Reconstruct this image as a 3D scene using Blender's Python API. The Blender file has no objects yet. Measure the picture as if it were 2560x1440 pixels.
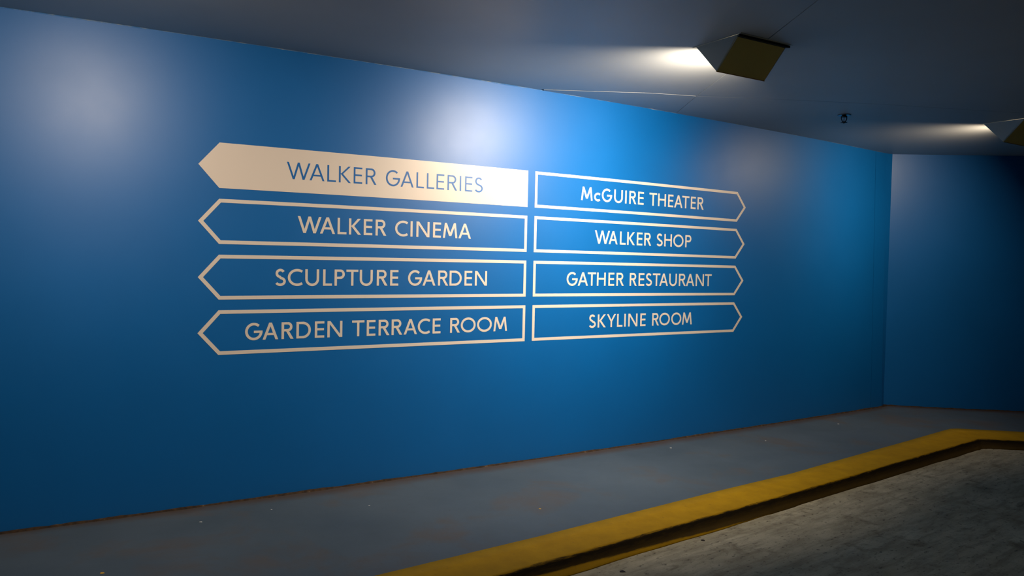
import bpy, bmesh, math, random
from mathutils import Vector, Matrix
random.seed(7)
sc = bpy.context.scene
COL = sc.collection

# ------------------------------------------------------------------ camera
F_PX, PITCH, ROLL = 1925.1, math.radians(2.1907), math.radians(1.2043)
CAM_Z = 1.5437
cam_d = bpy.data.cameras.new('camera'); cam = bpy.data.objects.new('camera', cam_d); COL.objects.link(cam)
cam_d.sensor_width = 36; cam_d.lens = F_PX / 2560 * 36; cam_d.clip_start = .05; cam_d.clip_end = 100
_fw = Vector((0, math.cos(PITCH), -math.sin(PITCH))); _up = Vector((0, math.sin(PITCH), math.cos(PITCH))); _rt = Vector((1, 0, 0))
_R = _rt*math.cos(ROLL) + _up*math.sin(ROLL); _U = -_rt*math.sin(ROLL) + _up*math.cos(ROLL)
cam.matrix_world = Matrix(((_R.x, _U.x, -_fw.x, 0), (_R.y, _U.y, -_fw.y, 0), (_R.z, _U.z, -_fw.z, CAM_Z), (0, 0, 0, 1)))
sc.camera = cam
# ------------------------------------------------------------------ world, exposure
w = bpy.data.worlds.new('world'); sc.world = w; w.use_nodes = True
w.node_tree.nodes['Background'].inputs[0].default_value = (.002, .0025, .003, 1)
w.node_tree.nodes['Background'].inputs[1].default_value = 1
vs = sc.view_settings; vs.view_transform = 'Standard'; vs.look = 'None'; vs.gamma = 1; vs.use_curve_mapping = False
vs.exposure = 0.0
LAMP_COL = {0: (1, .83, .67), 1: (1, .845, .69), 2: (1, .79, .59)}
LAMP_W = {0: 16.5, 1: 53.0, 2: 15.0}
# ------------------------------------------------------------------ frame of the place: s runs along the blue wall, n towards it, z up from the road
ALPHA = math.radians(30.8188); S = .26
UX, UY = math.cos(ALPHA), math.sin(ALPHA)
Z_CEIL, Z_WALK = 2.7605, .075
def bow(s):
    q = max(-6, min(32, s/S)); return -.00026669*S*(q-8)**2       # the slabs fall very slightly to both ends
def P(s, n, z): return Vector((UX*s - UY*n, UY*s + UX*n, z + bow(s)))
def Pxy(x, y, z):
    s = UX*x + UY*y; return Vector((x, y, z + bow(s)))
def wall_n(s):
    q = min(s/S, 40); return S*(18.0375 + .00196974*(q-5)**2)
COR_T, COR_B = (7.604, 4.976), (7.715, 5.040)
TOP2, BOT2 = (8.643, 4.192), (8.826, 4.165)
# ------------------------------------------------------------------ helpers
def mesh_obj(name, verts, faces, mats, parent=None, smooth=False, fmat=None, uv=None):
    me = bpy.data.meshes.new(name); me.from_pydata([tuple(v) for v in verts], [], faces)
    for m in (mats if isinstance(mats, (list, tuple)) else [mats]): me.materials.append(m)
    if uv:
        l = me.uv_layers.new(name='UVMap')
        for lp in me.loops: l.data[lp.index].uv = uv[lp.vertex_index]
    if fmat:
        for p_, k in zip(me.polygons, fmat): p_.material_index = k
    if smooth:
        for p_ in me.polygons: p_.use_smooth = True
    me.update()
    o = bpy.data.objects.new(name, me); COL.objects.link(o)
    if parent:
        o.parent = parent; o.matrix_parent_inverse = parent.matrix_world.inverted()
    return o
def tag(o, label=None, cat=None, group=None, kind=None):
    if label: o['label'] = label
    if cat: o['category'] = cat
    if group: o['group'] = group
    if kind: o['kind'] = kind
    return o
def thing(name, loc, label, cat, group=None):
    o = bpy.data.objects.new(name, None); COL.objects.link(o); o.location = loc
    o.empty_display_size = .1
    o.matrix_world = Matrix.Translation(loc)
    return tag(o, label, cat, group)
# ------------------------------------------------------------------ materials
def mat(name):
    m = bpy.data.materials.new(name); m.use_nodes = True
    nt = m.node_tree; return m, nt, nt.nodes['Principled BSDF']
def N(nt, t, **k):
    n_ = nt.nodes.new(t)
    for a_, v in k.items(): setattr(n_, a_, v)
    return n_
def noise(nt, scale, detail=3, rough=.5, vec=None, dist=0):
    n_ = N(nt, 'ShaderNodeTexNoise'); n_.inputs['Scale'].default_value = scale
    n_.inputs['Detail'].default_value = detail; n_.inputs['Roughness'].default_value = rough; n_.inputs['Distortion'].default_value = dist
    if vec: nt.links.new(vec, n_.inputs['Vector'])
    return n_.outputs['Fac']
def ramp(nt, fac, stops):
    r_ = N(nt, 'ShaderNodeValToRGB'); e = r_.color_ramp.elements
    while len(e) < len(stops): e.new(.5)
    for k, (p_, c) in zip(e, stops):
        k.position = p_; k.color = (*c, 1) if len(c) == 3 else c
    nt.links.new(fac, r_.inputs[0]); return r_.outputs[0]
def mix(nt, fac, a_, b_):
    m_ = N(nt, 'ShaderNodeMix', data_type='RGBA')
    if isinstance(fac, (int, float)): m_.inputs[0].default_value = fac
    else: nt.links.new(fac, m_.inputs[0])
    for i_, c in ((6, a_), (7, b_)):
        if isinstance(c, tuple): m_.inputs[i_].default_value = (*c, 1)
        else: nt.links.new(c, m_.inputs[i_])
    return m_.outputs[2]
def mth(nt, op, a_, b_=None, clamp=False):
    m_ = N(nt, 'ShaderNodeMath', operation=op, use_clamp=clamp)
    for i_, v in enumerate((a_, b_)):
        if v is None: continue
        if isinstance(v, (int, float)): m_.inputs[i_].default_value = v
        else: nt.links.new(v, m_.inputs[i_])
    return m_.outputs[0]
def coord(nt, kind='Object', scale=None, rot=None):
    t = N(nt, 'ShaderNodeTexCoord').outputs[kind]
    for key, val in (('Rotation', rot), ('Scale', scale)):
        if val:
            mp = N(nt, 'ShaderNodeMapping'); nt.links.new(t, mp.inputs[0]); mp.inputs[key].default_value = val; t = mp.outputs[0]
    return t
def bump(nt, bs, h, strength, dist=.002):
    b_ = N(nt, 'ShaderNodeBump'); b_.inputs['Strength'].default_value = strength; b_.inputs['Distance'].default_value = dist
    nt.links.new(h, b_.inputs['Height']); nt.links.new(b_.outputs[0], bs.inputs['Normal'])
def sepx(nt, v, i_):
    s_ = N(nt, 'ShaderNodeSeparateXYZ'); nt.links.new(v, s_.inputs[0]); return s_.outputs[i_]

def painted(name, col, rough, spec=.5, var=.06, bs_str=.12):
    m, nt, b = mat(name); c = coord(nt)
    n1 = noise(nt, 1.3, 4, .55, c)
    dark = tuple(x*(1-var) for x in col); light = tuple(min(1, x*(1+var)) for x in col)
    nt.links.new(ramp(nt, n1, [(.3, dark), (.7, light)]), b.inputs['Base Color'])
    b.inputs['Specular IOR Level'].default_value = spec
    nt.links.new(mth(nt, 'ADD', mth(nt, 'MULTIPLY', noise(nt, 3, 3, .6, c), .06), rough-.03), b.inputs['Roughness'])
    bump(nt, b, noise(nt, 260, 2, .6, c), bs_str, .0006)
    return m
WALL_ROUGH = .43
M_WALL = painted('blue_wall_paint', (.0001, .135, .445), WALL_ROUGH, .56, .04)
M_CREAM = painted('cream_sign_film', (.79, .705, .615), .42, .45, .01, .05)
M_BLUEFILM = painted('blue_sign_film', (.0035, .14, .46), .44, .5, .02, .05)
M_CEIL = painted('grey_ceiling_paint', (.41, .43, .415), .42, .6, .05)
M_BACK = painted('dark_void', (.02, .02, .02), .9, .1, .05)
M_REAR = painted('rear_wall_paint', (.10, .105, .105), .7, .3, .1)

def m_walk():
    m, nt, b = mat('grey_walkway_paint'); c = coord(nt); uv = coord(nt, 'UV')
    v = sepx(nt, uv, 1)                                  # metres from the wall
    base = ramp(nt, noise(nt, 1.1, 4, .6, c), [(.3, (.074, .103, .124)), (.7, (.102, .137, .163))])
    big = noise(nt, 1.7, 5, .62, c, .3)
    base = mix(nt, ramp(nt, big, [(.53, (0, 0, 0)), (.68, (.6, .6, .6))]), base, (.125, .098, .075))   # tracked-in brown dirt
    edge = mth(nt, 'ADD', v, mth(nt, 'MULTIPLY', noise(nt, 6, 4, .6, c), -.10))
    base = mix(nt, ramp(nt, edge, [(0, (.8, .8, .8)), (.10, (0, 0, 0))]), base, (.085, .052, .028))       # dirt gathered along the wall
    sp = noise(nt, 70, 2, .5, c)
    base = mix(nt, ramp(nt, sp, [(.70, (0, 0, 0)), (.76, (.5, .5, .5))]), base, (.06, .05, .045))
    nt.links.new(base, b.inputs['Base Color'])
    nt.links.new(ramp(nt, big, [(.3, (.46,)*3), (.7, (.62,)*3)]), b.inputs['Roughness'])
    b.inputs['Specular IOR Level'].default_value = .45
    bump(nt, b, noise(nt, 90, 4, .6, c), .25, .0015)
    return m
def m_kerb():
    m, nt, b = mat('yellow_kerb_paint'); c = coord(nt); uv = coord(nt, 'UV')
    u_, v = sepx(nt, uv, 0), sepx(nt, uv, 1)             # u metres along, v metres round the profile from the inner edge
    y = ramp(nt, noise(nt, 9, 5, .6, c), [(.3, (.42, .235, .002)), (.7, (.53, .30, .003))])
    y = mix(nt, ramp(nt, noise(nt, 45, 3, .6, c), [(.64, (0, 0, 0)), (.74, (.45, .45, .45))]), y, (.25, .12, .02))
    st = N(nt, 'ShaderNodeCombineXYZ'); nt.links.new(mth(nt, 'MULTIPLY', u_, 3.2), st.inputs[0]); nt.links.new(mth(nt, 'MULTIPLY', v, 26), st.inputs[1])
    streak = noise(nt, 2.6, 8, .78, st.outputs[0], .5)
    big = N(nt, 'ShaderNodeCombineXYZ'); nt.links.new(mth(nt, 'MULTIPLY', u_, 1.1), big.inputs[0])
    wav = noise(nt, 1.0, 3, .6, big.outputs[0])
    # tyre rubber starts at the arris and covers the face; towards the near end the toe stays yellow
    edge = mth(nt, 'ADD', mth(nt, 'ADD', v, mth(nt, 'MULTIPLY', mth(nt, 'SUBTRACT', streak, .5), .055)), mth(nt, 'MULTIPLY', mth(nt, 'SUBTRACT', wav, .5), .03))
    on = ramp(nt, mth(nt, 'MULTIPLY', edge, 1.0), [(.290, (0, 0, 0)), (.302, (1, 1, 1))])
    toe = mth(nt, 'SUBTRACT', v, mth(nt, 'MULTIPLY', mth(nt, 'SUBTRACT', u_, 7.7), .03))
    off = ramp(nt, mth(nt, 'ADD', toe, mth(nt, 'MULTIPLY', mth(nt, 'SUBTRACT', streak, .5), .03)), [(.372, (1, 1, 1)), (.384, (.10, .10, .10))])
    body = ramp(nt, mth(nt, 'ADD', v, mth(nt, 'MULTIPLY', mth(nt, 'SUBTRACT', streak, .5), .10)), [(.315, (.98, .98, .98)), (.335, (.92, .92, .92)), (.40, (.86, .86, .86))])
    f = mth(nt, 'MULTIPLY', mth(nt, 'MULTIPLY', on, off), body)
    nt.links.new(mix(nt, f, y, (.012, .010, .007)), b.inputs['Base Color'])
    b.inputs['Roughness'].default_value = .75; b.inputs['Specular IOR Level'].default_value = .15
    bump(nt, b, noise(nt, 120, 4, .6, c), .35, .0015)
    return m
def m_road():
    m, nt, b = mat('worn_road_concrete'); c = coord(nt)
    cs = coord(nt, 'Object', (1.0, 5.0, 1), (0, 0, -math.radians(38)))
    base = ramp(nt, noise(nt, 2.2, 6, .65, c), [(.3, (.36, .325, .215)), (.7, (.60, .555, .39))])
    stk = noise(nt, 3.0, 6, .7, cs, .3)
    base = mix(nt, ramp(nt, stk, [(.38, (.75,)*3), (.58, (0, 0, 0))]), base, (.27, .235, .155))           # tyre-dragged streaks
    s1 = noise(nt, 26, 4, .62, coord(nt, 'Object', (1, 1.8, 1), (0, 0, -math.radians(38))))
    base = mix(nt, ramp(nt, s1, [(.58, (0, 0, 0)), (.70, (.75,)*3)]), base, (.045, .038, .028))
    s3 = noise(nt, 4.5, 6, .7, c, .6)
    base = mix(nt, ramp(nt, s3, [(.56, (0, 0, 0)), (.72, (.75,)*3)]), base, (.11, .085, .045))          # old oil and rust patches
    s2 = noise(nt, 85, 3, .6, c)
    base = mix(nt, ramp(nt, s2, [(.64, (0, 0, 0)), (.72, (.6,)*3)]), base, (.06, .05, .04))
    base = mix(nt, ramp(nt, noise(nt, 120, 2, .6, c), [(.66, (0, 0, 0)), (.74, (.4,)*3)]), base, (.5, .47, .40))
    nt.links.new(base, b.inputs['Base Color']); b.inputs['Roughness'].default_value = .75; b.inputs['Specular IOR Level'].default_value = .3
    bump(nt, b, noise(nt, 60, 5, .7, c), .45, .003)
    return m
def m_dirt():
    m, nt, b = mat('grimy_sealant'); c = coord(nt)
    nt.links.new(ramp(nt, noise(nt, 30, 4, .7, c), [(.35, (.018, .010, .005)), (.62, (.07, .038, .016)), (.74, (.20, .15, .10))]), b.inputs['Base Color'])
    b.inputs['Roughness'].default_value = .9; bump(nt, b, noise(nt, 80, 4, .7, c), .6, .003); return m
def m_bead():
    m, nt, b = mat('ceiling_edge_paint_bead'); c = coord(nt)
    nt.links.new(ramp(nt, noise(nt, 9, 5, .75, c), [(.45, (.02, .17, .47)), (.60, (.20, .30, .42)), (.68, (.55, .52, .48))]), b.inputs['Base Color'])
    b.inputs['Roughness'].default_value = .5; return m
M_WALK, M_KERB, M_ROAD, M_DIRT, M_BEAD = m_walk(), m_kerb(), m_road(), m_dirt(), m_bead()
M_OLIVE = painted('olive_lamp_enamel', (.78, .68, .24), .5, .4, .08)
M_LSIDE = painted('grey_lamp_side_enamel', (.52, .56, .52), .5, .4, .05)
M_LIN = painted('lamp_inner_reflector', (.80, .72, .60), .35, .5, .02)
M_LDARK = painted('gap_shadow_and_holder_black', (.012, .012, .012), .7, .3, .02)  # painted shadow above the hood, also the black of the tube holders
M_RIM_GLOW = painted('lamp_edge_painted_glow', (.50, .22, .04), .5, .4, .05)  # orange stands in for the warm glow along the lamp mouth
M_STEEL, _nt, _b = mat('dark_sprinkler_metal'); _b.inputs['Metallic'].default_value = .8; _b.inputs['Base Color'].default_value = (.05, .055, .06, 1); _b.inputs['Roughness'].default_value = .4
M_CHROME, _nt, _b = mat('sprinkler_plate_metal'); _b.inputs['Metallic'].default_value = .9; _b.inputs['Base Color'].default_value = (.30, .36, .42, 1); _b.inputs['Roughness'].default_value = .35
M_GLASSB, _nt, _b = mat('sprinkler_bulb_glass'); _b.inputs['Base Color'].default_value = (.35, .05, .03, 1); _b.inputs['Roughness'].default_value = .1
M_TUBE, _nt, _b = mat('lit_lamp_tube'); _b.inputs['Base Color'].default_value = (1, .9, .75, 1); _b.inputs['Emission Color'].default_value = (1, .78, .52, 1); _b.inputs['Emission Strength'].default_value = 14
def flat(name, col, r=.7):
    m, nt, b = mat(name)
    nt.links.new(ramp(nt, noise(nt, 200, 3, .6, coord(nt)), [(.3, tuple(x*.8 for x in col)), (.7, col)]), b.inputs['Base Color']); b.inputs['Roughness'].default_value = r; return m
M_CHIPW, M_CHIPY, M_LEAF = flat('white_chip', (.75, .75, .72)), flat('yellow_chip', (.75, .45, .06)), flat('dead_leaf', (.035, .022, .012))

SPANS = [
 [(1.2084, 1.3467), (1.3458, 1.4351), (1.4548, 1.5084), (1.529, 1.6034), (1.6244, 1.6776), (1.7043, 1.772), (1.8382, 1.934), (1.9419, 2.0303), (2.0533, 2.1046), (2.128, 2.1801), (2.1989, 2.2535), (2.2805, 2.3508), (2.3715, 2.3841), (2.4142, 2.4683), (2.4889, 2.5511)],
 [(1.2747, 1.421), (1.4116, 1.5077), (1.5221, 1.5814), (1.596, 1.6767), (1.6941, 1.7507), (1.7733, 1.8458), (1.9064, 1.9959), (2.0135, 2.0311), (2.0574, 2.1515), (2.1774, 2.2374), (2.2525, 2.3603), (2.3678, 2.4677)],
 [(1.1421, 1.2059), (1.2179, 1.3098), (1.3247, 1.4096), (1.4348, 1.4918), (1.5089, 1.5721), (1.5851, 1.66), (1.6715, 1.7586), (1.7859, 1.8594), (1.878, 1.9341), (2.0005, 2.1038), (2.1067, 2.2024), (2.2204, 2.299), (2.3062, 2.4018), (2.4216, 2.4825), (2.5036, 2.6001)],
 [(0.9698, 1.0725), (1.0741, 1.1633), (1.1849, 1.2559), (1.2747, 1.3613), (1.3864, 1.4471), (1.4667, 1.5614), (1.6245, 1.7073), (1.7226, 1.7816), (1.8026, 1.8785), (1.8925, 1.9679), (1.9774, 2.0735), (2.0784, 2.1667), (2.1866, 2.2467), (2.3177, 2.395), (2.4002, 2.516), (2.5267, 2.6478), (2.6598, 2.773)],
 [(3.4046, 3.5132), (3.5284, 3.5898), (3.6009, 3.7051), (3.7253, 3.8133), (3.8357, 3.8546), (3.8809, 3.954), (3.9706, 4.0338), (4.0921, 4.175), (4.1875, 4.2748), (4.2994, 4.3587), (4.3686, 4.4642), (4.4591, 4.5429), (4.5615, 4.6186), (4.6395, 4.7156)],
 [(3.543, 3.694), (3.6853, 3.769), (3.794, 3.856), (3.8696, 3.95), (3.9703, 4.0307), (4.0504, 4.1251), (4.1825, 4.2513), (4.2699, 4.3537), (4.3717, 4.4877), (4.5081, 4.5803)],
 [(3.2843, 3.3914), (3.3914, 3.4908), (3.4865, 3.5655), (3.5758, 3.6622), (3.6893, 3.7483), (3.7705, 3.8468), (3.9076, 3.9813), (3.9999, 4.0635), (4.0758, 4.1461), (4.1538, 4.2359), (4.2262, 4.3242), (4.3371, 4.4241), (4.4464, 4.5311), (4.5311, 4.6298), (4.6456, 4.7464), (4.7571, 4.8415)],
 [(3.506, 3.5759), (3.5931, 3.6755), (3.6843, 3.7753), (3.7878, 3.8445), (3.8608, 3.878), (3.9035, 4.0004), (4.0313, 4.0878), (4.1593, 4.2357), (4.2386, 4.3569), (4.3739, 4.4881), (4.4983, 4.6142)]]
WORDS = ["WALKER GALLERIES", "WALKER CINEMA", "SCULPTURE GARDEN", "GARDEN TERRACE ROOM", "McGUIRE THEATER", "WALKER SHOP", "GATHER RESTAURANT", "SKYLINE ROOM"]
TEXT = [(w_.replace(' ', ''), i_ % 4, L) for i_, (w_, L) in enumerate(zip(WORDS, SPANS))]


# ------------------------------------------------------------------ the setting
def frange(a_, b_, d):
    k = max(1, int(round((b_-a_)/d))); return [a_+(b_-a_)*i_/k for i_ in range(k+1)]
def sheet(name, top, bot, thick_dir, th, m, parent=None, nz=8):
    """panel: columns of (top point, bottom point), closed box of thickness th along thick_dir"""
    V, Fc = [], []; n_ = len(top)
    for side in (0, 1):
        for i_ in range(n_):
            for k in range(nz+1):
                p_ = top[i_].lerp(bot[i_], k/nz)
                if side: p_ = p_ + thick_dir*th
                V.append(p_)
    st = n_*(nz+1); ix = lambda sd, i_, k: sd*st + i_*(nz+1) + k
    for i_ in range(n_-1):
        for k in range(nz):
            Fc.append((ix(0, i_, k), ix(0, i_, k+1), ix(0, i_+1, k+1), ix(0, i_+1, k)))
            Fc.append((ix(1, i_, k), ix(1, i_+1, k), ix(1, i_+1, k+1), ix(1, i_, k+1)))
        Fc.append((ix(0, i_, 0), ix(0, i_+1, 0), ix(1, i_+1, 0), ix(1, i_, 0)))
        Fc.append((ix(0, i_, nz), ix(1, i_, nz), ix(1, i_+1, nz), ix(0, i_+1, nz)))
    for i_ in (0, n_-1):
        for k in range(nz):
            q = (ix(0, i_, k), ix(1, i_, k), ix(1, i_, k+1), ix(0, i_, k+1))
            Fc.append(q if i_ else q[::-1])
    return mesh_obj(name, V, Fc, m, parent)
NW = Vector((-UY, UX, 0))                                  # into the blue wall
def wtop(s): return P(s, wall_n(s), Z_CEIL+.004)
def wbot(s): return P(s, wall_n(s), Z_WALK+.006)
def interp_cols(f0, f1):                                   # f0/f1: (s_top, s_bottom) of the two ends
    k = max(2, int((f1[0]-f0[0])/.1)); T, B = [], []
    for i_ in range(k+1):
        a_ = i_/k; T.append(wtop(f0[0]+(f1[0]-f0[0])*a_)); B.append(wbot(f0[1]+(f1[1]-f0[1])*a_))
    return T, B
wl = sheet('wall_left', [P(s, wall_n(s)+.03, Z_CEIL+.05) for s in frange(-4.5, 7.52, .5)], [P(s, wall_n(s)+.03, -.05) for s in frange(-4.5, 7.52, .5)], NW, .12, M_BACK, nz=1)
tag(wl, kind='structure')
T, B = interp_cols((-4.5, -4.5), (7.297, 7.392)); sheet('wall_panel', T, B, NW, .028, M_WALL, wl)
T, B = interp_cols((7.301, 7.396), (COR_T[0], COR_B[0])); T[-1] = P(*COR_T, Z_CEIL+.004); B[-1] = P(*COR_B, Z_WALK+.006)
sheet('wall_panel', T, B, NW, .028, M_WALL, wl)
def ext(a_, b_, t): return (a_[0]+(b_[0]-a_[0])*t, a_[1]+(b_[1]-a_[1])*t)
cols = [i_*.12 for i_ in range(0, 34)]
N2 = (P(*TOP2, 0)-P(*COR_T, 0)); N2.z = 0; N2 = Vector((-N2.y, N2.x, 0)).normalized()
wr = sheet('wall_right', [P(*ext(COR_T, TOP2, t), Z_CEIL+.004) for t in cols], [P(*ext(COR_B, BOT2, t), Z_WALK+.006) for t in cols], N2, .12, M_WALL)
tag(wr, kind='structure')

def loft(name, A, B, zf, m, sub=6, th=.1, parent=None, uvd=True):
    """slab between polylines A and B (s, n): top surface zf, closed below"""
    V, Fc, UV = [], [], []; n_ = len(A); L = 0
    for i_ in range(n_):
        if i_: L += math.dist(A[i_], A[i_-1])
        for k in range(sub+1):
            s, nn = ext(A[i_], B[i_], k/sub); V.append(P(s, nn, zf)); UV.append((L, math.dist(A[i_], B[i_])*k/sub))
    for i_ in range(n_-1):
        for k in range(sub):
            a_ = i_*(sub+1)+k; Fc.append((a_, a_+1, a_+sub+2, a_+sub+1))
    base = len(V)
    for i_ in range(n_):
        for k in (0, sub):
            V.append(V[i_*(sub+1)+k]-Vector((0, 0, th))); UV.append(UV[i_*(sub+1)+k])
    for i_ in range(n_-1):
        a0, a1, b0, b1 = i_*(sub+1), (i_+1)*(sub+1), base+2*i_, base+2*i_+2
        Fc += [(a0, a1, b1, b0), (a0+sub, b0+1, b1+1, a1+sub), (b0, b1, b1+1, b0+1)]
    o = mesh_obj(name, V, Fc, m, parent, uv=UV)
    if o.data.polygons[0].normal.z < 0: o.data.flip_normals()
    return o
# control points of the kerb: inner paint line and arris (s, n)
INNER = [(-4.5, 2.77), (1.283, 3.300), (2.216, 3.372), (3.72, 3.530), (4.46, 3.595), (6.282, 3.862), (7.05, 3.985), (7.16, 3.998), (7.24, 3.975), (7.70, 3.626), (11.0, 1.13)]
ARRIS = [(-4.5, 2.42), (1.20, 2.985), (2.144, 3.078), (3.55, 3.222), (4.181, 3.290), (6.05, 3.523), (6.86, 3.628), (6.975, 3.642), (7.06, 3.600), (7.45, 3.300), (10.7, .83)]
WALLL = [(-4.5, wall_n(-4.5)), (1.45, wall_n(1.45)), (2.4, wall_n(2.4)), (3.9, wall_n(3.9)), (4.7, wall_n(4.7)), (6.6, wall_n(6.6)), (7.5, wall_n(7.5)), COR_B, (7.80, 4.97), ext(COR_B, BOT2, .45), ext(COR_B, BOT2, 3.4)]
def densify(L, k):
    out = []
    for a_, b_ in zip(L, L[1:]):
        for j in range(k): out.append(ext(a_, b_, j/k))
    return out + [L[-1]]
def corner_keep(L): return densify(L, 8)
dI, dA, dW = corner_keep(INNER), corner_keep(ARRIS), corner_keep(WALLL)
walk = loft('floor', dW, dI, Z_WALK, M_WALK, 10, .12); walk.name = 'walkway'; tag(walk, kind='structure')
road = loft('floor', [(a_[0], a_[1]+.08) for a_ in dA], [(-4.5+(15.2)*i_/(len(dA)-1), -5.0) for i_ in range(len(dA))], 0, M_ROAD, 40, .1)
tag(road, kind='structure')
# kerb profile: inner edge -> top -> rounded arris -> face -> toe ledge
def kerb():
    V, Fc, UV = [], [], []; L = 0; prof = None
    for i_, (a_, b_) in enumerate(zip(dI, dA)):
        if i_: L += math.dist(a_, dI[i_-1])
        W_ = math.dist(a_, b_); dx, dn = (b_[0]-a_[0])/W_, (b_[1]-a_[1])/W_
        wob = .0035*math.sin(i_*.9)+.002*math.sin(i_*2.3)
        pr = [(0, -.004, 0), (.0, .0015, .003), (W_*.33, .0015, .10), (W_*.66, .001, .20), (W_-.02, 0, .28)]
        for j in range(1, 7):
            t = j/6*math.radians(65); pr.append((W_-.02+.026*math.sin(t), -.026*(1-math.cos(t)), .28+.026*t))
        pr += [(W_+.020, -.045, .34), (W_+.030, -.055+wob*.3, .362), (W_+.044+wob, -.063, .378), (W_+.054+wob, -.070, .395), (W_+.058+wob*1.5, -.076, .408), (W_-.05, -.076, .45), (0.01, -.076, .5)]
        prof = len(pr)
        for d, z, v in pr: V.append(P(a_[0]+dx*d, a_[1]+dn*d, Z_WALK+z)); UV.append((L, v))
    for i_ in range(len(dI)-1):
        for k in range(prof):
            k2 = (k+1) % prof
            Fc.append((i_*prof+k, i_*prof+k2, (i_+1)*prof+k2, (i_+1)*prof+k))
    Fc.append(tuple(range(prof))); Fc.append(tuple((len(dI)-1)*prof+k for k in range(prof))[::-1])
    o = mesh_obj('kerb', V, Fc, M_KERB, uv=UV, smooth=True)
    bm = bmesh.new(); bm.from_mesh(o.data); bmesh.ops.recalc_face_normals(bm, faces=bm.faces); bm.to_mesh(o.data); bm.free()
    tag(o, kind='structure')
kerb()
# grimy joint at the foot of the wall, ragged front edge
def strip(name, line, inward, w0, h0, amp, m, z, sgn=1, step=.02):
    V, Fc = [], []; pts = []
    for a_, b_ in zip(line, line[1:]):
        k = max(1, int(math.dist(a_, b_)/step)); pts += [ext(a_, b_, j/k) for j in range(k)]
    pts.append(line[-1]); r = 0
    for i_, p_ in enumerate(pts):
        q = pts[min(i_+1, len(pts)-1)]; o_ = pts[max(i_-1, 0)]
        tx, ty = q[0]-o_[0], q[1]-o_[1]; l = math.hypot(tx, ty); nx, ny = ty/l, -tx/l
        r = r*.8+random.uniform(-1, 1)*.35; ww = w0*(1+amp*r); hh = h0*(1+amp*r)
        for d, z_ in ((-.006, -.004*sgn), (-.004, hh*sgn), (ww*.5, hh*sgn*.8), (ww, -.002*sgn)):
            V.append(P(p_[0]+nx*d, p_[1]+ny*d, z+z_))
    n_ = len(pts)
    for i_ in range(n_-1):
        for k in range(4):
            k2 = (k+1) % 4; Fc.append((i_*4+k, i_*4+k2, i_*4+4+k2, i_*4+4+k))
    Fc += [(0, 1, 2, 3), tuple((n_-1)*4+k for k in (3, 2, 1, 0))]
    o = mesh_obj(name, V, Fc, m)
    bm = bmesh.new(); bm.from_mesh(o.data); bmesh.ops.recalc_face_normals(bm, faces=bm.faces); bm.to_mesh(o.data); bm.free()
    return tag(o, kind='structure')
strip('baseboard_left', [(s, wall_n(s)) for s in frange(-4.4, 7.7, .3)]+[COR_B], 1, .016, .009, .5, M_DIRT, Z_WALK)
strip('baseboard_right', [COR_B, ext(COR_B, BOT2, 3.3)], 1, .014, .009, .5, M_DIRT, Z_WALK)
strip('trim_1', [(s, wall_n(s)) for s in frange(-4.4, 7.55, .3)]+[COR_T], 1, .0035, .0035, .8, M_BEAD, Z_CEIL, -1)

# ceiling: backing slab and four boards that meet in two open joints
ceil = loft('ceiling', [(-4.5+i_*.5, 5.6) for i_ in range(33)], [(-4.5+i_*.5, -5.0) for i_ in range(33)], Z_CEIL+.14, M_BACK, 4, .10)
tag(ceil, kind='structure')
def board(poly, low=0):
    """poly: world xy outline; cut into strips along s so that it follows the slab"""
    bm = bmesh.new(); vs_ = [bm.verts.new((x, y, 0)) for x, y in poly]; f = bm.faces.new(vs_); f.normal_update()
    if f.normal.z > 0: f.normal_flip()
    for k in range(-10, 26):
        s = k*.5
        bmesh.ops.bisect_plane(bm, geom=bm.verts[:]+bm.edges[:]+bm.faces[:], plane_co=(UX*s, UY*s, 0), plane_no=(UX, UY, 0))
    r = bmesh.ops.extrude_face_region(bm, geom=bm.faces[:])
    up = [v for v in r['geom'] if isinstance(v, bmesh.types.BMVert)]
    for v in up: v.co.z = .025
    for v in bm.verts:
        q = Pxy(v.co.x, v.co.y, Z_CEIL-low+v.co.z); v.co = q
    bmesh.ops.recalc_face_normals(bm, faces=bm.faces)
    me = bpy.data.meshes.new('ceiling_board'); bm.to_mesh(me); bm.free(); me.materials.append(M_CEIL)
    o = bpy.data.objects.new('ceiling_board', me); COL.objects.link(o); o.parent = ceil
    return o
def xy(s, n_): return (UX*s-UY*n_, UY*s+UX*n_)
g = .0020
J1 = [(.30, 5.575), (.98, 5.605), (1.316, 5.668)]
J1b = [(1.316, 5.663), (1.86, 5.698), (2.273, 5.732), (2.834, 5.793), (3.333, 5.871), (8.5, 6.62)]
J2 = [(1.306, 6.356), (1.318, 5.668), (1.344, 5.004), (1.355, 4.219), (1.377, 3.586), (1.50, -1.0)]
wp = [xy(s, wall_n(s)+.01) for s in (-4.5, -2, 0, 1.5, 3.20)]
Aj = xy(3.10, wall_n(3.10)+.01); 
wall_mid = [xy(s, wall_n(s)+.01) for s in (3.5, 4.0, 4.378)]
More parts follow.
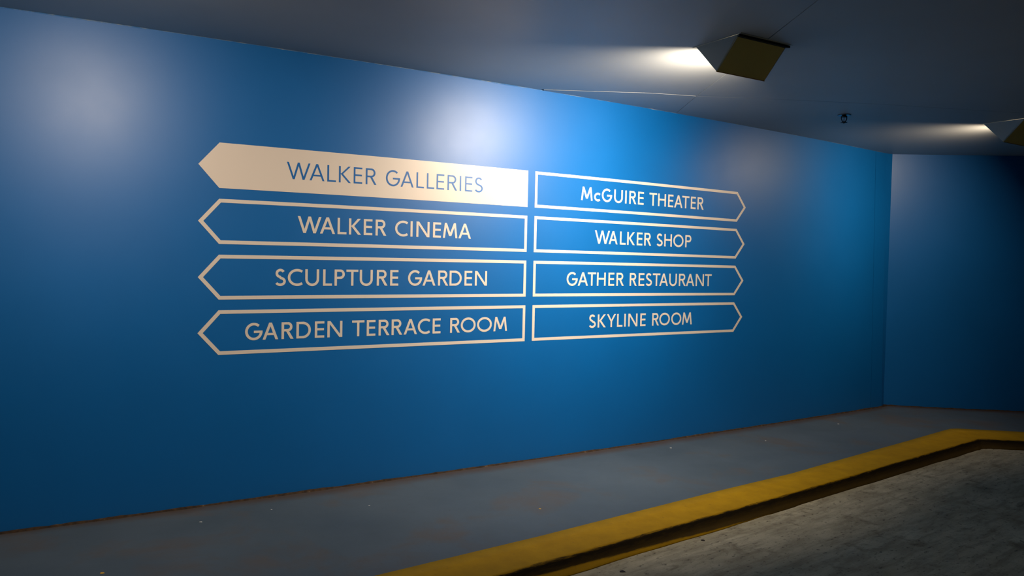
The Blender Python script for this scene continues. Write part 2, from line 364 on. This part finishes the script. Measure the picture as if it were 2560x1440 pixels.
# near left board: from far left end to the cross joint, in front of the long joint
farL = [xy(-4.5, -5), ]
board([(x, y) for x, y in [xy(-4.5, -5)] + [xy(s, wall_n(s)+.02) for s in (-4.5, -2, 0, 1.5, 2.95)] + [(.30, 5.575-g)] + [(.98, 5.605-g), (1.316-g, 5.668-g)] + [(x-g, y) for x, y in J2[2:5]] + [(1.50-g, -1.0), (1.60-g, xy(1, -5)[1])]])
board([(.20, 5.575+g), (.98, 5.605+g), (1.316-g, 5.668+g), (1.306-g, 6.38)] + [xy(s, wall_n(s)+.02) for s in (4.2, 3.8, 3.4, 3.05)], .0012)
board([(1.306+g, 6.38), (1.316+g, 5.668+g), (1.86, 5.698+g), (2.273, 5.732+g), (2.834, 5.793+g), (3.333, 5.871+g), (6.2, 6.29+g), (6.95, 6.40+g)] + [xy(*ext(COR_T, TOP2, t)) for t in (2.2, 1.0, 0)] + [xy(7.62, 5.02)] + [xy(s, wall_n(s)+.02) for s in (7.0, 6.0, 5.0, 4.45)], .002)
board([(1.316+g, 5.668-g), (1.344+g, 5.004), (1.355+g, 4.219), (1.377+g, 3.586), (1.50+g, -1.0), (1.60+g, xy(1, -5)[1]), xy(10.8, -5), xy(10.8, .9), (6.95, 6.40-g), (6.2, 6.29-g), (3.333, 5.871-g), (2.834, 5.793-g), (2.273, 5.732-g), (1.86, 5.698-g)], .002)
# walls behind the photographer, which close the ramp
def plainwall(name, a_, b_):
    d = (P(*b_, 0)-P(*a_, 0)); d.z = 0; nn = Vector((d.y, -d.x, 0)).normalized()
    pts = [ext(a_, b_, k/12) for k in range(13)]
    o = sheet(name, [P(*q, Z_CEIL+.03) for q in pts], [P(*q, -.02) for q in pts], nn, .1, M_REAR, nz=2); tag(o, kind='structure')
plainwall('wall_rear', (10.6, -4.9), (-4.4, -4.9))
plainwall('wall_side', (-4.4, -4.9), (-4.4, 4.8))

# ------------------------------------------------------------------ signs on the blue wall
def wp3(s, z, off):                                         # a point of the wall face, off metres in front of it
    n0 = wall_n(s) - off; return P(s, n0, z + CAM_Z)
def prism_verts(V, Fc, poly, o0, o1):
    """poly: convex outline (s, z); extruded from o0 to o1 in front of the wall"""
    b_ = len(V); n_ = len(poly)
    V += [wp3(s, z, o1) for s, z in poly] + [wp3(s, z, o0) for s, z in poly]
    Fc.append(tuple(range(b_, b_+n_))); Fc.append(tuple(range(b_+2*n_-1, b_+n_-1, -1)))
    for i_ in range(n_):
        j = (i_+1) % n_; Fc.append((b_+i_, b_+n_+i_, b_+n_+j, b_+j))
def quadstrip(a_, b_, c, d, k):
    """quad a-b (bottom), d-c (top) cut into k pieces lengthwise"""
    return [[ext(a_, b_, i_/k), ext(a_, b_, (i_+1)/k), ext(d, c, (i_+1)/k), ext(d, c, i_/k)] for i_ in range(k)]
H = .26; PITCH_Z = .321936; ZTOP = .63219
S0, S1, S2, S3, A0 = .70913, 2.92461, 2.98610, 5.25191, .11357
def outline(side, zt):
    zb, zm = zt-H, zt-H/2
    if side == 0: return [(S0, zm), (S0+A0, zb), (S1, zb), (S1, zt), (S0+A0, zt)]
    return [(S2, zb), (S3-A0, zb), (S3, zm), (S3-A0, zt), (S2, zt)]
def inset(poly, d):
    n_ = len(poly); out = []
    for i_ in range(n_):
        p0, p1, p2 = poly[i_-1], poly[i_], poly[(i_+1) % n_]
        def nrm(a_, b_):
            l = math.dist(a_, b_); return (-(b_[1]-a_[1])/l, (b_[0]-a_[0])/l)
        n1, n2 = nrm(p0, p1), nrm(p1, p2); k = 1+n1[0]*n2[0]+n1[1]*n2[1]
        out.append((p1[0]+d*(n1[0]+n2[0])/k, p1[1]+d*(n1[1]+n2[1])/k))
    return out
def finish(name, V, Fc, m, parent):
    o = mesh_obj(name, V, Fc, m, parent); return o
# letters: strokes in a box w x 1 (cap height 1)
def bar(x0, y0, x1, y1): return [[(x0, y0), (x1, y0), (x1, y1), (x0, y1)]]
def diag(xb, y0, xt, y1, th): return [[(xb-th/2, y0), (xb+th/2, y0), (xt+th/2, y1), (xt-th/2, y1)]]
def stroke(pts, t, tx=None):
    out = []; tx = tx or t; L, R = [], []
    for i_, p_ in enumerate(pts):
        q, o_ = pts[min(i_+1, len(pts)-1)], pts[max(i_-1, 0)]
        dx, dy = q[0]-o_[0], q[1]-o_[1]; l = math.hypot(dx, dy); nx, ny = -dy/l, dx/l
        L.append((p_[0]+nx*t/2, p_[1]+ny*t/2)); R.append((p_[0]-nx*t/2, p_[1]-ny*t/2))
    for i_ in range(len(pts)-1): out.append([R[i_], R[i_+1], L[i_+1], L[i_]])
    return out
def arc(cx, cy, rx, ry, a0, a1, k=18): return [(cx+rx*math.cos(math.radians(a0+(a1-a0)*i_/k)), cy+ry*math.sin(math.radians(a0+(a1-a0)*i_/k))) for i_ in range(k+1)]
def glyph(ch, w_, t):
    h_, e = t*.92, .012
    st = bar(0, 0, t, 1)
    if ch == 'I': return bar((w_-t)/2, 0, (w_+t)/2, 1)
    if ch == 'L': return st + bar(t, 0, w_, h_)
    if ch == 'E': return st + bar(t, 0, w_, h_) + bar(t, 1-h_, w_, 1) + bar(t, .485-h_/2+.03, w_*.96, .485+h_/2+.03)
    if ch == 'T': return bar(0, 1-h_, w_, 1) + bar((w_-t)/2, 0, (w_+t)/2, 1-h_)
    if ch == 'H': return st + bar(w_-t, 0, w_, 1) + bar(t, .53-h_/2, w_-t, .53+h_/2)
    if ch == 'N': return st + bar(w_-t, 0, w_, 1) + [[(w_-t*1.25, 0), (w_, 0), (t*1.25, 1), (0, 1)]]
    if ch == 'A':
        th = t*1.08; y0, y1 = .26, .26+h_*.95; c = w_/2; f = lambda y: th + (c-th*.55-0)*y
        return [[(0, 0), (th, 0), (c+th*.5, 1), (c-th*.5, 1)], [(w_-th, 0), (w_, 0), (c+th*.5, 1), (c-th*.5, 1)], [(f(y0)-.03, y0), (w_-f(y0)+.03, y0), (w_-f(y1)+.03, y1), (f(y1)-.03, y1)]]
    if ch == 'W':
        th = t*1.05; b1, b2, m = w_*.29, w_*.71, w_*.5
        return [[(b1-th*.5, 0), (b1+th*.5, 0), (th, 1), (0, 1)], [(b1-th*.5, 0), (b1+th*.5, 0), (m+th*.5, 1), (m-th*.5, 1)],
                [(b2-th*.5, 0), (b2+th*.5, 0), (m+th*.5, 1), (m-th*.5, 1)], [(b2-th*.5, 0), (b2+th*.5, 0), (w_, 1), (w_-th, 1)]]
    if ch == 'M':
        th = t*1.0; i_ = w_*.12; m = w_/2; yv = .14
        return [[(0, 0), (th, 0), (i_+th, 1), (i_, 1)], [(w_-th, 0), (w_, 0), (w_-i_, 1), (w_-i_-th, 1)],
                [(m-th*.6, yv), (m+th*.6, yv), (i_+th, 1), (i_, 1)], [(m-th*.6, yv), (m+th*.6, yv), (w_-i_, 1), (w_-i_-th, 1)]]
    if ch == 'Y': return [[(w_/2-t*.5, .44), (w_/2+t*.5, .44), (t*1.15, 1), (0, 1)], [(w_/2-t*.5, .44), (w_/2+t*.5, .44), (w_, 1), (w_-t*1.15, 1)]] + bar(w_/2-t/2, 0, w_/2+t/2, .47)
    if ch == 'K': return st + [[(t*.9, .50), (t*2.05, .50), (w_*.97, 1), (w_*.97-t*1.3, 1)], [(w_-t*1.35, 0), (w_, 0), (t*2.1, .56), (t*.75, .56)]]
    if ch in 'PR':
        r = .275 if ch == 'R' else .29; cy = 1-r; bw = w_*(.90 if ch == 'R' else 1)
        o_ = st + bar(t, 1-h_, bw-r, 1) + bar(t, cy-r, bw-r, cy-r+h_) + stroke(arc(bw-r, cy, r-t/2, r-h_/2, -90, 90), t)
        if ch == 'R': o_ += [[(w_-t*1.25, 0), (w_, 0), (w_*.52+t*.45, .47), (w_*.52-t*.75, .47)]]
        return o_
    if ch == 'D': return st + bar(t, 1-h_, w_*.45, 1) + bar(t, 0, w_*.45, h_) + stroke(arc(w_*.43, .5, w_*.57-t/2, .5-h_/2, -90, 90, 24), t)
    if ch == 'O': return stroke(arc(w_/2, .5, w_/2-t/2, .5-t/2+e, 0, 360, 40), t)
    if ch == 'C': return stroke(arc(.56, .5, .56-t/2, .5-t/2+e, 52, 308, 30), t) if w_ > .8 else stroke(arc(w_*.6, .5, w_*.6-t/2, .5-t/2+e, 50, 310, 30), t)
    if ch == 'c': return stroke(arc(.36, .315, .36-t/2, .315-t/2+e, 48, 312, 22), t)
    if ch == 'G':
        cx = w_*.51; rx = w_-cx-t/2
        return stroke(arc(cx, .5, rx, .5-t/2+e, 48, 356, 34), t) + bar(cx, .5-h_/2-.02, w_, .5+h_/2-.02)
    if ch == 'U':
        r = w_/2; return bar(0, .40, t, 1) + bar(w_-t, .40, w_, 1) + stroke(arc(w_/2, .40, r-t/2, .40-h_/2+e, 180, 360, 20), t)
    if ch == 'S':
        a_ = arc(w_*.5, .735, w_*.44-t/2, .265-t/2+e, 28, 262, 16); b_ = arc(w_*.49, .262, w_*.51-t/2, .262-t/2+e, 82, -152, 18)
        return stroke(a_+b_, t)
    raise ValueError(ch)
LABELS = [
 'solid cream arrow pointing left, lettered in blue, topmost of the left column',
 'cream outlined arrow pointing left and reading CINEMA, second down on the left',
 'cream outlined arrow pointing left and reading SCULPTURE GARDEN, third down on the left',
 'cream outlined arrow pointing left and reading GARDEN TERRACE ROOM, lowest on the left',
 'cream outlined arrow pointing right and reading THEATER, topmost of the right column',
 'cream outlined arrow pointing right and reading SHOP, second down on the right',
 'cream outlined arrow pointing right and reading RESTAURANT, third down on the right',
 'cream outlined arrow pointing right and reading SKYLINE ROOM, lowest on the right']
CAP = .390*H
MEAN = {}
for txt, row, L in TEXT:
    for ch, (a_, b_) in zip(txt, L): MEAN.setdefault(ch, []).append(b_-a_)
MEAN = {k: sum(v)/len(v) for k, v in MEAN.items()}
for idx, (txt, row, L) in enumerate(TEXT):
    side = 0 if idx < 4 else 1; zt = ZTOP-row*PITCH_Z; zm = zt-H/2
    ol = outline(side, zt)
    base = wp3((ol[0][0]+ol[2][0])/2, zt-H, 0)
    root = thing('arrow_sign', base, LABELS[idx], 'sign', 'arrow signs on the blue wall')
    V, Fc = [], []
    solid = idx == 0
    if solid:
        prism_verts(V, Fc, [ol[0], ol[1], ol[4]], .0002, .0012)
        for q in quadstrip(ol[1], ol[2], ol[3], ol[4], 24): prism_verts(V, Fc, q, .0002, .0012)
        finish('arrow_field', V, Fc, M_CREAM, root)
    else:
        il = inset(ol, .0213)
        for i_ in range(5):
            j = (i_+1) % 5; k = max(1, int(math.dist(ol[i_], ol[j])/.1))
            for q in quadstrip(ol[i_], ol[j], il[j], il[i_], k): prism_verts(V, Fc, q, .0002, .0012)
        finish('arrow_outline', V, Fc, M_CREAM, root)
    lm = M_BLUEFILM if solid else M_CREAM
    for ch, (a_, b_) in zip(txt, L):
        wd = .5*(b_-a_)+.5*MEAN[ch]; c = (a_+b_)/2; t = (.108 if solid else .150)
        V, Fc = [], []
        for j, poly in enumerate(glyph(ch, wd/CAP, t)):
            lift = (j % 12)*.00003
            q = [(c-wd/2+x*CAP, zm-CAP/2+y*CAP) for x, y in poly]
            ar = sum(q[i_-1][0]*q[i_][1]-q[i_][0]*q[i_-1][1] for i_ in range(len(q)))
            if ar < 0: q = q[::-1]
            prism_verts(V, Fc, q, .0013 if solid else .0002, (.0020 if solid else .0012)+lift)
        finish('letter', V, Fc, lm, root)

# ------------------------------------------------------------------ wall washer lamps under the ceiling
def washer(s0, n0, k_, label):
    """wedge-shaped hood: flat top on the ceiling, blind slope towards the room, mouth towards the wall"""
    Wd, B0, A1 = .375, 0.0, .318                            # width along the wall, back edge, mouth edge
    En, Ez = .155, -.172
    z0 = Z_CEIL
    root = thing('wall_washer_lamp', P(s0+Wd/2, n0+.15, z0), label, 'lamp', 'hooded ceiling lamps washing the wall')
    q = lambda s, n_, z: P(s0+s, n0+n_, z0+z)
    def solid(name, pts, faces, m): 
        o = mesh_obj(name, pts, faces, m, root)
        bm = bmesh.new(); bm.from_mesh(o.data); bmesh.ops.recalc_face_normals(bm, faces=bm.faces); bm.to_mesh(o.data); bm.free(); return o
    def boxp(pts8): return pts8, [(0, 1, 2, 3), (7, 6, 5, 4), (0, 4, 5, 1), (1, 5, 6, 2), (2, 6, 7, 3), (3, 7, 4, 0)]
    t = .003
    for x0 in (0, Wd-t):                                    # triangular cheeks
        pts = [q(x0, B0, -.004), q(x0, A1, -.004), q(x0, En, Ez), q(x0+t, B0, -.004), q(x0+t, A1, -.004), q(x0+t, En, Ez)]
        solid('side_panel', pts, [(0, 1, 2), (5, 4, 3), (0, 3, 4, 1), (1, 4, 5, 2), (2, 5, 3, 0)], M_LSIDE)
    # blind slope, olive outside
    dz = Vector((0, 0, 1))
    outer = [q(0, B0+.014, -.014), q(Wd, B0+.014, -.014), q(Wd, En, Ez), q(0, En, Ez)]
    inner = [v + Vector((0, 0, .004)) + NW*.003 for v in outer]
    solid('hood_panel', *boxp(outer+inner), M_OLIVE)
    inn = [v + Vector((0, 0, .0045)) + NW*.0035 for v in outer]; inn2 = [v + Vector((0, 0, .002)) + NW*.002 for v in inn]
    solid('reflector', *boxp(inn+inn2), M_LIN)
    # lip along the mouth, coloured orange for the glow at its edge
    l0 = [q(0, En-.002, Ez-.002), q(Wd, En-.002, Ez-.002), q(Wd, En+.006, Ez+.002), q(0, En+.006, Ez+.002)]
    solid('mouth_lip', *boxp(l0+[v+Vector((0, 0, .005)) for v in l0]), M_RIM_GLOW)
    # ceiling plate, a little larger than the hood on the room side
    pl = [q(-.004, -.012, 0), q(Wd+.03, -.012, 0), q(Wd+.02, A1+.022, 0), q(-.004, A1+.022, 0)]
    solid('ceiling_plate', *boxp([v+Vector((0, 0, -.003)) for v in pl]+[v+Vector((0, 0, .002)) for v in pl]), M_LSIDE)
    bk = [q(0, -.002, -.016), q(Wd+.02, -.002, -.016), q(Wd+.004, .016, -.016), q(0, .016, -.016)]
    solid('painted_gap_shadow', *boxp(bk+[v+Vector((0, 0, .011)) for v in bk]), M_LDARK)  # near-black bar painted as the shadow between ceiling plate and hood
    # lamp tube across the hood
    V, Fc = [], []; K = 12
    for i_, x in enumerate((.05, Wd-.05)):
        for k in range(K):
            a_ = 2*math.pi*k/K; V.append(q(x, .135+.012*math.cos(a_), -.045+.012*math.sin(a_)))
    for k in range(K): Fc.append((k, (k+1) % K, K+(k+1) % K, K+k))
    Fc += [tuple(range(K))[::-1], tuple(range(K, 2*K))]
    solid('lamp_tube', V, Fc, M_TUBE)
    for x in (.04, Wd-.05):
        bk = [q(x, .15, -.072), q(x+.012, .15, -.072), q(x+.012, .18, -.072), q(x, .18, -.072)]
        solid('tube_holder', *boxp(bk+[v+Vector((0, 0, .068)) for v in bk]), M_LDARK)
    # its light, thrown through the mouth
    ld = bpy.data.lights.new('wall_washer_light', 'AREA'); ld.shape = 'RECTANGLE'; ld.size = .19; ld.size_y = .08; ld.spread = math.radians(135)
    ld.energy = LAMP_W[k_]; ld.color = LAMP_COL[k_]
    lo = bpy.data.objects.new('wall_washer_light', ld); COL.objects.link(lo)
    d = NW*math.cos(TILT) + Vector((0, 0, -math.sin(TILT))); xax = Vector((UX, UY, 0)); zax = -d; yax = zax.cross(xax)
    c = q(Wd/2, .178, -.092)
    lo.matrix_world = Matrix(((xax.x, yax.x, zax.x, c.x), (xax.y, yax.y, zax.y, c.y), (xax.z, yax.z, zax.z, c.z), (0, 0, 0, 1)))
    return root
TILT = math.radians(34)
washer(3.117, 2.935, 1, 'wedge-shaped olive hooded lamp with a bright mouth, the one wholly in view')
washer(6.60, 3.205, 2, 'dark wedge-shaped hooded lamp cut off by the right edge of the picture')
washer(-.02, 2.70, 0, 'hooded lamp overhead that casts the leftmost glow on the blue wall')

# ------------------------------------------------------------------ sprinkler head
def lathe(name, prof, c, m, parent, K=24, smooth=True):
    V, Fc = [], []
    for r, z in prof:
        for k in range(K): a_ = 2*math.pi*k/K; V.append(c+Vector((r*math.cos(a_), r*math.sin(a_), z)))
    for i_ in range(len(prof)-1):
        for k in range(K): k2 = (k+1) % K; Fc.append((i_*K+k, i_*K+k2, (i_+1)*K+k2, (i_+1)*K+k))
    Fc += [tuple(range(K)), tuple(range((len(prof)-1)*K, len(prof)*K))[::-1]]
    o = mesh_obj(name, V, Fc, m, parent, smooth)
    bm = bmesh.new(); bm.from_mesh(o.data); bmesh.ops.recalc_face_normals(bm, faces=bm.faces); bm.to_mesh(o.data); bm.free(); return o
def rod(name, pts, r, m, parent, K=8, flatk=1.0):
    V, Fc = [], []
    for i_, p_ in enumerate(pts):
        d = (pts[min(i_+1, len(pts)-1)]-pts[max(i_-1, 0)]).normalized(); a_ = d.cross(Vector((.1, .2, 1)) if abs(d.z) < .9 else Vector((0, 1, 0))).normalized(); b_ = d.cross(a_)
        for k in range(K): t = 2*math.pi*k/K; V.append(p_+a_*r*math.cos(t)+b_*r*math.sin(t)*flatk)
    for i_ in range(len(pts)-1):
        for k in range(K): k2 = (k+1) % K; Fc.append((i_*K+k, i_*K+k2, (i_+1)*K+k2, (i_+1)*K+k))
    Fc += [tuple(range(K))[::-1], tuple(range((len(pts)-1)*K, len(pts)*K))]
    o = mesh_obj(name, V, Fc, m, parent, smooth=True)
    bm = bmesh.new(); bm.from_mesh(o.data); bmesh.ops.recalc_face_normals(bm, faces=bm.faces); bm.to_mesh(o.data); bm.free(); return o
sp = P(5.435, 3.985, Z_CEIL)
spr = thing('sprinkler_head', sp, 'small dark fire sprinkler head hanging from the ceiling between the two lamps', 'sprinkler')
lathe('escutcheon', [(.022, 0), (.040, -.001), (.051, -.006), (.051, -.0075), (.038, -.006), (.018, -.004)], sp, M_CHROME, spr)
lathe('sprinkler_body', [(.017, -.002), (.017, -.012), (.024, -.013), (.024, -.020), (.012, -.022)], sp, M_STEEL, spr, 12)
for sg in (-1, 1):
    rod('frame_arm', [sp+Vector((sg*x, 0, z)) for x, z in ((.021, -.018), (.0215, -.030), (.019, -.042), (.012, -.053), (.002, -.060))], .004, M_STEEL, spr)
lathe('glass_bulb', [(.001, -.020), (.0028, -.024), (.0028, -.050), (.001, -.056)], sp, M_GLASSB, spr, 10)
lathe('deflector', [(.004, -.058), (.026, -.0625), (.026, -.064), (.004, -.066), (.0035, -.072)], sp, M_STEEL, spr, 16)

# ------------------------------------------------------------------ litter
def chip(s, n_, z, r, m, name, label, cat, group=None, flatn=.25):
    V, Fc = [], []; K = 7; c = P(s, n_, z)
    a0 = random.random()*6
    for lv, (rr, zz) in enumerate(((1, 0), (.9, flatn), (.3, flatn*1.4))):
        for k in range(K):
            t = 2*math.pi*k/K+a0; q = r*rr*(.75+.5*random.random()); V.append(c+Vector((q*math.cos(t)*1.3, q*math.sin(t), r*zz)))
    for i_ in range(2):
        for k in range(K): k2 = (k+1) % K; Fc.append((i_*K+k, i_*K+k2, (i_+1)*K+k2, (i_+1)*K+k))
    Fc += [tuple(range(K))[::-1], tuple(range(2*K, 3*K))]
    tag(mesh_obj(name, V, Fc, m), label, cat, group)
WC = 'tiny white paint flecks on the grey walkway'
chip(.69, 4.415, Z_WALK, .006, M_CHIPW, 'paint_fleck', 'tiny white fleck on the walkway near the wall, leftmost of the white flecks', 'fleck', WC)
chip(1.076, 4.447, Z_WALK, .004, M_CHIPW, 'paint_fleck', 'tiny white fleck on the walkway, second from the left', 'fleck', WC)
chip(1.595, 4.259, Z_WALK, .004, M_CHIPW, 'paint_fleck', 'tiny white fleck on the walkway below the lowest left arrow', 'fleck', WC)
chip(4.203, 4.537, Z_WALK, .006, M_CHIPW, 'paint_fleck', 'tiny white fleck close to the wall foot below the right arrows', 'fleck', WC)
chip(5.117, 4.386, Z_WALK, .005, M_CHIPW, 'paint_fleck', 'tiny white fleck on the walkway right of the arrows, beside brown dirt', 'fleck', WC)
chip(6.33, 4.58, Z_WALK, .007, M_CHIPW, 'paint_fleck', 'white fleck on the far walkway near the wall corner', 'fleck', WC)
chip(.19, 3.912, Z_WALK, .008, M_CHIPY, 'yellow_fleck', 'yellow fleck on the dark walkway at lower left', 'fleck')
chip(2.461, 3.75, Z_WALK, .006, M_CHIPY, 'yellow_fleck', 'yellow fleck mid-walkway just above the yellow kerb', 'fleck')
chip(3.104, 3.073, 0, .010, M_LEAF, 'leaf_scrap', 'dark leaf scrap on the road close to the kerb', 'leaf', None, .3)
chip(2.429, 2.945, 0, .013, M_LEAF, 'leaf_scrap', 'larger dark leaf scrap on the road at the bottom of the picture', 'leaf', None, .2)
